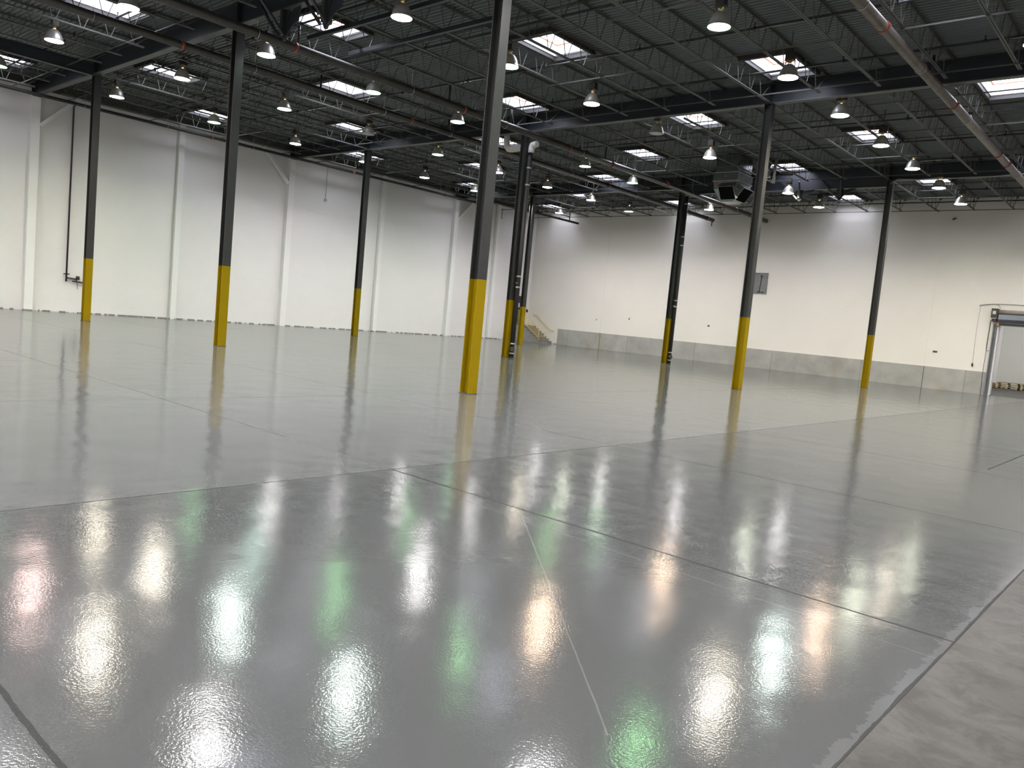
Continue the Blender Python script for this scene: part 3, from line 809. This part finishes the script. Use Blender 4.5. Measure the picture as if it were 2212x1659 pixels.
MB().tube([(0, 0, 7.35), (0, 0, 9.1), (0, 0.9, 9.34)], 0.014, 6).build('conduit', M['zinc'], t)
MB().box(-0.03, 0.06, -0.07, 0.07, 7.24, 7.35).build('box', M['zinc'], t)
t = thing('conduit_bracket', 'thin conduit loop high on left wall near the far end', 'conduit', (XW+0.03, 29.6, 0))
MB().tube([(0, 0, 9.2), (0, 0, 8.5)], 0.016, 6).tube([(0, 0.1, 8.56), (0, -0.45, 8.56)], 0.012, 6).tube([(0, -0.40, 8.56), (0, -0.40, 9.1)], 0.008, 6).build('conduit', M['darkslot'], t)

# ------------------------------------------------------------------ far wall fixtures
t = thing('wall_louver', 'square grey wall louver with actuator rod on the far wall', 'louver', (21.22, YF, 5.06))
fw_ = MB(); a, hh = 0.62, 0.62
fw_.box(-a, a, -0.06, 0, hh-0.06, hh).box(-a, a, -0.06, 0, -hh, -hh+0.06).box(-a, -a+0.06, -0.06, 0, -hh+0.06, hh-0.06).box(a-0.06, a, -0.06, 0, -hh+0.06, hh-0.06)
fw_.build('frame', M['louver'], t)
bl = MB()
nb_ = 14
for i in range(nb_):
    z = -hh+0.06 + (i+0.5)*(2*hh-0.12)/nb_
    bl.add([(-a+0.06, -0.045, z-0.045), (a-0.06, -0.045, z-0.045), (a-0.06, -0.012, z+0.04), (-a+0.06, -0.012, z+0.04)], [(0,1,2,3)])
bl.box(-a+0.06, a-0.06, -0.010, -0.004, -hh+0.06, hh-0.06)
bl.build('blades', M['louver'], t)
MB().tube([(0.24, -0.07, 0.42), (0.20, -0.07, -0.5)], 0.016, 6).box(0.19, 0.29, -0.10, -0.05, 0.36, 0.46).box(0.08, 0.24, -0.10, -0.05, -0.56, -0.48).box(0.34, 0.46, -0.10, -0.05, -0.56, -0.50).build('actuator_rod', M['motor'], t)
for x, z, wd, hg, lab in ((31.34, 1.94, 0.20, 0.11, 'dark open outlet box on far wall between last column and door'), (18.34, 2.28, 0.13, 0.12, 'dark open outlet box low on far wall left of middle louver'),
                       (12.42, 2.30, 0.06, 0.16, 'small dark outlet scar on far wall nearer the stairs'), (9.72, 2.05, 0.04, 0.11, 'tiny dark outlet on far wall just right of stair handrail')):
    t = thing('outlet_box', lab, 'outlet', (x, YF, z))
    MB().box(-wd/2, wd/2, -0.024, -0.001, -hg/2, hg/2).build('box', M['darkslot'], t)
    MB().box(-wd/2+0.06*wd, wd/2+0.35*wd, -0.03, -0.024, hg*0.18, hg*0.42).build('cover', M['paper'], t)
t = thing('security_camera', 'small dark wall camera high on far wall right of the last column', 'camera', (31.45, YF, 8.78))
MB().box(-0.03, 0.03, -0.10, 0, -0.02, 0.02).build('mount', M['motor'], t)
MB().tube([(-0.02, -0.10, -0.02), (-0.06, -0.26, -0.08)], 0.045, 10).build('body', M['motor'], t)

# ------------------------------------------------------------------ roll-up door
d1 = struct(MB().box(DOX0-0.18, DOX0-0.12, YF-0.12, YF-0.001, 0.0, DOH+0.05).box(DOX0-0.12, DOX0-0.02, YF-0.06, YF-0.001, 0.0, DOH+0.05).box(DOX0-0.06, DOX0-0.02, YF-0.12, YF-0.06, 0, DOH+0.05)
       .box(DOX1+0.02, DOX1+0.18, YF-0.12, YF-0.001, 0.0, DOH+0.05).build('door_1', M['steelgrey']), 'open grey roll-up dock door at right edge')
MB().box(DOX0-0.02, DOX1+0.02, YF-0.10, YF-0.005, DOH-0.02, DOH+0.20).build('curtain_edge', M['steelgrey'], d1)
MB().box(DOX0-0.02, DOX1+0.02, YF-0.13, YF-0.10, DOH+0.03, DOH+0.09).build('bottom_bar', M['doorblack'], d1)
hd = MB().prism([(YF-0.34, DOH+0.52), (YF-0.02, DOH+0.56), (YF-0.02, DOH+0.20), (YF-0.16, DOH+0.17), (YF-0.34, DOH+0.28)], 'x', DOX0+0.02, DOX1+0.1)
hd.build('hood', M['hood'], d1)
MB().tube([(DOX0-0.02, YF-0.20, DOH+0.65), (DOX1+0.1, YF-0.20, DOH+0.65)], 0.105, 18).build('barrel', M['barrel'], d1)
mo = MB().box(DOX0-0.30, DOX0-0.02, YF-0.36, YF-0.02, DOH+0.34, DOH+0.80).box(DOX0-0.26, DOX0-0.06, YF-0.30, YF-0.04, DOH+0.16, DOH+0.34)
mo.build('motor_operator', M['motor'], d1)
MB().box(DOX0-0.24, DOX0-0.10, YF-0.366, YF-0.36, DOH+0.52, DOH+0.68).build('motor_label', M['pvc'], d1)
MB().box(DOX0-0.30, DOX0-0.04, YF-0.37, YF-0.36, DOH+0.30, DOH+0.33).build('motor_trim', M['zinc'], d1)
MB().box(DOX0-0.03, DOX0+0.05, YF-0.14, YF-0.10, DOH-0.02, DOH+0.14).build('orange_stop', M['tape'], d1)
ch = MB().tube([(DOX0-0.34, YF-0.05, DOH+0.25), (DOX0-0.36, YF-0.05, 2.3), (DOX0-0.30, YF-0.05, 2.18), (DOX0-0.22, YF-0.05, 2.24)], 0.010, 6)
ch.tube([(DOX0-0.32, YF-0.03, DOH+0.2), (DOX0-0.36, YF-0.03, 1.2), (DOX0-0.33, YF-0.03, 0.02)], 0.009, 6)
ch.build('hand_chain', M['motor'], d1)
MB().box(DOX0-0.0, DOX0+0.06, YF+0.0, YF+0.35, 0, DOH).build('jamb_edge', M['pil'], d1)
t = thing('pull_cord_switch', 'black pull switch hanging on a thin cord left of the roll-up door', 'switch', (33.12, YF-0.05, 0))
MB().tube([(0, 0, 4.42), (-0.03, -0.01, 3.0), (0, 0, 1.52)], 0.006, 5).build('cord', M['wire'], t)
MB().tube([(0, 0, 1.34), (0, 0, 1.38), (0, 0, 1.48), (0, 0, 1.52)], [0.02, 0.04, 0.04, 0.02], 10).build('grip', M['doorblack'], t)
t = thing('wall_conduit', 'thin wall conduit with loose cable running above the roll-up door', 'conduit', (0, YF-0.03, 0))
MB().tube([(33.08, 0, 4.45), (33.8, 0, 4.55), (38.2, 0, 4.56)], 0.016, 6).build('conduit', M['zinc'], t)
MB().tube([(33.05, -0.01, 4.42), (33.35, -0.02, 4.50), (33.7, -0.02, 4.54), (33.9, -0.02, 4.50), (34.0, -0.05, 4.33), (33.95, -0.12, 4.28)], 0.013, 6).build('cable', M['wire'], t)

# space beyond the roll-up door
YB = 49.8
struct(MB().box(30.6, XR, YB, YB+0.3, 0, 9.0).build('wall_beyond', M['wall_dock']), 'pale wall seen beyond the open roll-up door')
struct(MB().box(30.3, 30.6, YF+0.35, YB+0.3, 0, 9.0).box(XR, XR+0.3, YF+0.35, YB+0.3, 0, 9.0).build('wall_side', M['wall_far']))
struct(MB().box(30.3, XR+0.3, YF+0.35, YB+0.3, 9.0, 9.2).build('ceiling_dock', M['deck']))
struct(MB().box(31.15, 31.50, YB-0.12, YB, 0, 9.0).build('trim_1', M['pil']), 'white pilaster on wall beyond the door')
tl_ = TINTS['white']
for i, (x, y) in enumerate(((33.0, 38.5), (37.5, 38.5), (33.5, 45.0), (38.0, 45.0))):  # unseen lamps, added to brighten the space behind the opening
    dup(lamp_proto['white'], (x, y, 7.80), 'added unseen high-bay lamp brightening room beyond roll-up door, %s one' % ORD[i])
# pallets
def pallet(label, x, y, z, rz):
    t = thing('wooden_pallet', label, 'pallet', (x, y, z), 'pallets beyond the roll-up door'); t.rotation_euler = (0, 0, rz)
    b_ = MB()
    for i in range(7): b_.box(-0.60, 0.60, -0.5+i*0.145, -0.5+i*0.145+0.10, 0.115, 0.135)
    b_.build('top_boards', M['wood'], t)
    b_ = MB()
    for yy in (-0.5, -0.045, 0.40): b_.box(-0.60, 0.60, yy, yy+0.09, 0, 0.018)
    b_.build('bottom_boards', M['wood'], t)
    for x_ in (-0.60, -0.05, 0.50):
        b_ = MB(); b_.box(x_, x_+0.10, -0.5, 0.49, 0.018, 0.115); b_.build('stringer', M['wood'], t)
pn = ['bottom', 'middle', 'top']
for s_, (px_, py_, nm) in enumerate(((32.35, 48.9, 'left'), (33.75, 48.75, 'right'))):
    for i in range(3):
        pallet('wooden pallet beyond roll-up door, %s of the %s stack' % (pn[i], nm), px_+(0.03 if i % 2 else 0), py_, i*0.136, 0.0)
tag(MB().box(31.95, 34.0, 48.5, 49.2, 0.408, 0.425).build('grey_sheet', M['conc']), 'thin grey sheet lying on top of the pallet stacks', 'sheet')
bx = thing('cardboard_box', 'crumpled brown box on floor left of the pallets', 'box', (31.4, 49.2, 0))
MB().prism([(-0.16, 0.0), (0.16, 0.0), (0.15, 0.27), (0.02, 0.33), (-0.14, 0.30)], 'y', -0.14, 0.14).build('box_body', M['cardboard'], bx)
MB().bar((-0.14, -0.15, 0.30), (-0.22, -0.15, 0.38), 0.02, 0.2).build('flap', M['cardboard'], bx)

# ------------------------------------------------------------------ stairs and railing in the far left corner
SY0, SX0, NR = 31.95, 5.90, 7
RH, TD = 1.17/NR, 0.265
t = thing('concrete_staircase', 'concrete steps and landing in the far left corner', 'stairs', (0, 0, 0))
pts = [(SX0, 0.0)]
for i in range(NR):
    pts += [(SX0-i*TD, (i+1)*RH), (SX0-(i+1)*TD, (i+1)*RH)]
pts[-1] = (XW+0.002, NR*RH); pts += [(XW+0.002, 0)]
st_ = MB(); st_.prism(pts, 'y', SY0, YF-0.002); st_.build('steps', M['conc'], t)
ns = MB()
for i in range(NR): ns.box(SX0-i*TD-0.05, SX0-i*TD+0.012, SY0-0.006, YF-0.01, (i+1)*RH-0.02, (i+1)*RH+0.003)
ns.build('nosing', M['bare'], t)
RYP = SY0+0.12
r = 0.021
t = thing('stair_railing', 'yellow pipe stair railing with balusters on the open side', 'railing', (0, RYP, 0))
tp0, tp1 = (4.25, 2.07), (6.18, 0.77)
MB().tube([(XW+0.05, 0, 2.21), (4.05, 0, 2.21), (4.25, 0, 2.07), (6.18, 0, 0.77), (6.45, 0, 0.76), (6.50, 0, 0.70), (6.49, 0, 0.54), (6.44, 0, 0.50), (5.86, 0, 0.48)], r, 8).build('top_rail', M['railyellow'], t)
MB().tube([(XW+0.05, 0, 1.27), (4.12, 0, 1.27), (4.27, 0, 1.38), (5.84, 0, 0.36)], r, 8).build('bottom_rail', M['railyellow'], t)
MB().tube([(5.84, 0, 0.02), (5.84, 0, 1.0)], r, 8).build('post', M['railyellow'], t)
MB().tube([(4.22, 0, 1.17), (4.22, 0, 2.1)], r, 8).build('post', M['railyellow'], t)
bal = None
xs_ = [XW+0.15+0.11*i for i in range(6)] + [4.36+0.115*i for i in range(13)]
for x in xs_:
    if x < 4.2: za, zb_ = 1.27, 2.21
    else: za = 1.38-(x-4.27)*0.65; zb_ = 2.07-(x-4.25)*0.673
    MB().tube([(x, 0, za), (x, 0, zb_)], 0.010, 6).build('baluster', M['railyellow'], t)
t = thing('wall_handrail', 'yellow handrail fixed to the far wall beside the steps', 'handrail', (0, YF-0.09, 0))
MB().tube([(3.95, 0, 1.99), (4.24, 0, 1.99), (5.78, 0, 0.96), (6.13, 0, 0.95)], 0.021, 8).build('rail', M['railyellow'], t)
for x, z in ((4.10, 1.97), (5.0, 1.46), (5.98, 0.93)):
    MB().tube([(x, 0, z), (x, 0.02, z-0.07), (x, 0.088, z-0.09)], 0.012, 6).build('bracket', M['railyellow'], t)
d2 = struct(MB().box(XW, XW+0.05, 31.96, 32.98, 1.17, 3.27).build('door_2', M['doorblack']), 'black door at the top of the steps')
MB().box(XW+0.05, XW+0.07, 32.03, 32.91, 1.18, 3.20).build('door_leaf', M['doorblack'], d2)
sg = MB().box(XW+0.07, XW+0.075, 32.10, 32.34, 2.44, 2.74).build('notice', M['paper'], d2); sg['label'] = 'white paper notice on the door'
nt_ = MB()
for i in range(5): nt_.box(XW+0.075, XW+0.0765, 32.18, 32.26, 2.50+i*0.04, 2.515+i*0.04)
nt_.build('print', M['blacktext'], sg)
MB().tube([(XW+0.07, 32.84, 2.12), (XW+0.12, 32.84, 2.12), (XW+0.12, 32.74, 2.12)], 0.012, 6).build('door_handle', M['zinc'], d2)
tag(MB().box(XW, XW+0.06, 33.22, 33.36, 2.12, 2.34).build('switch_box', M['darkslot']), 'small dark switch box in the corner above the steps', 'switch box')
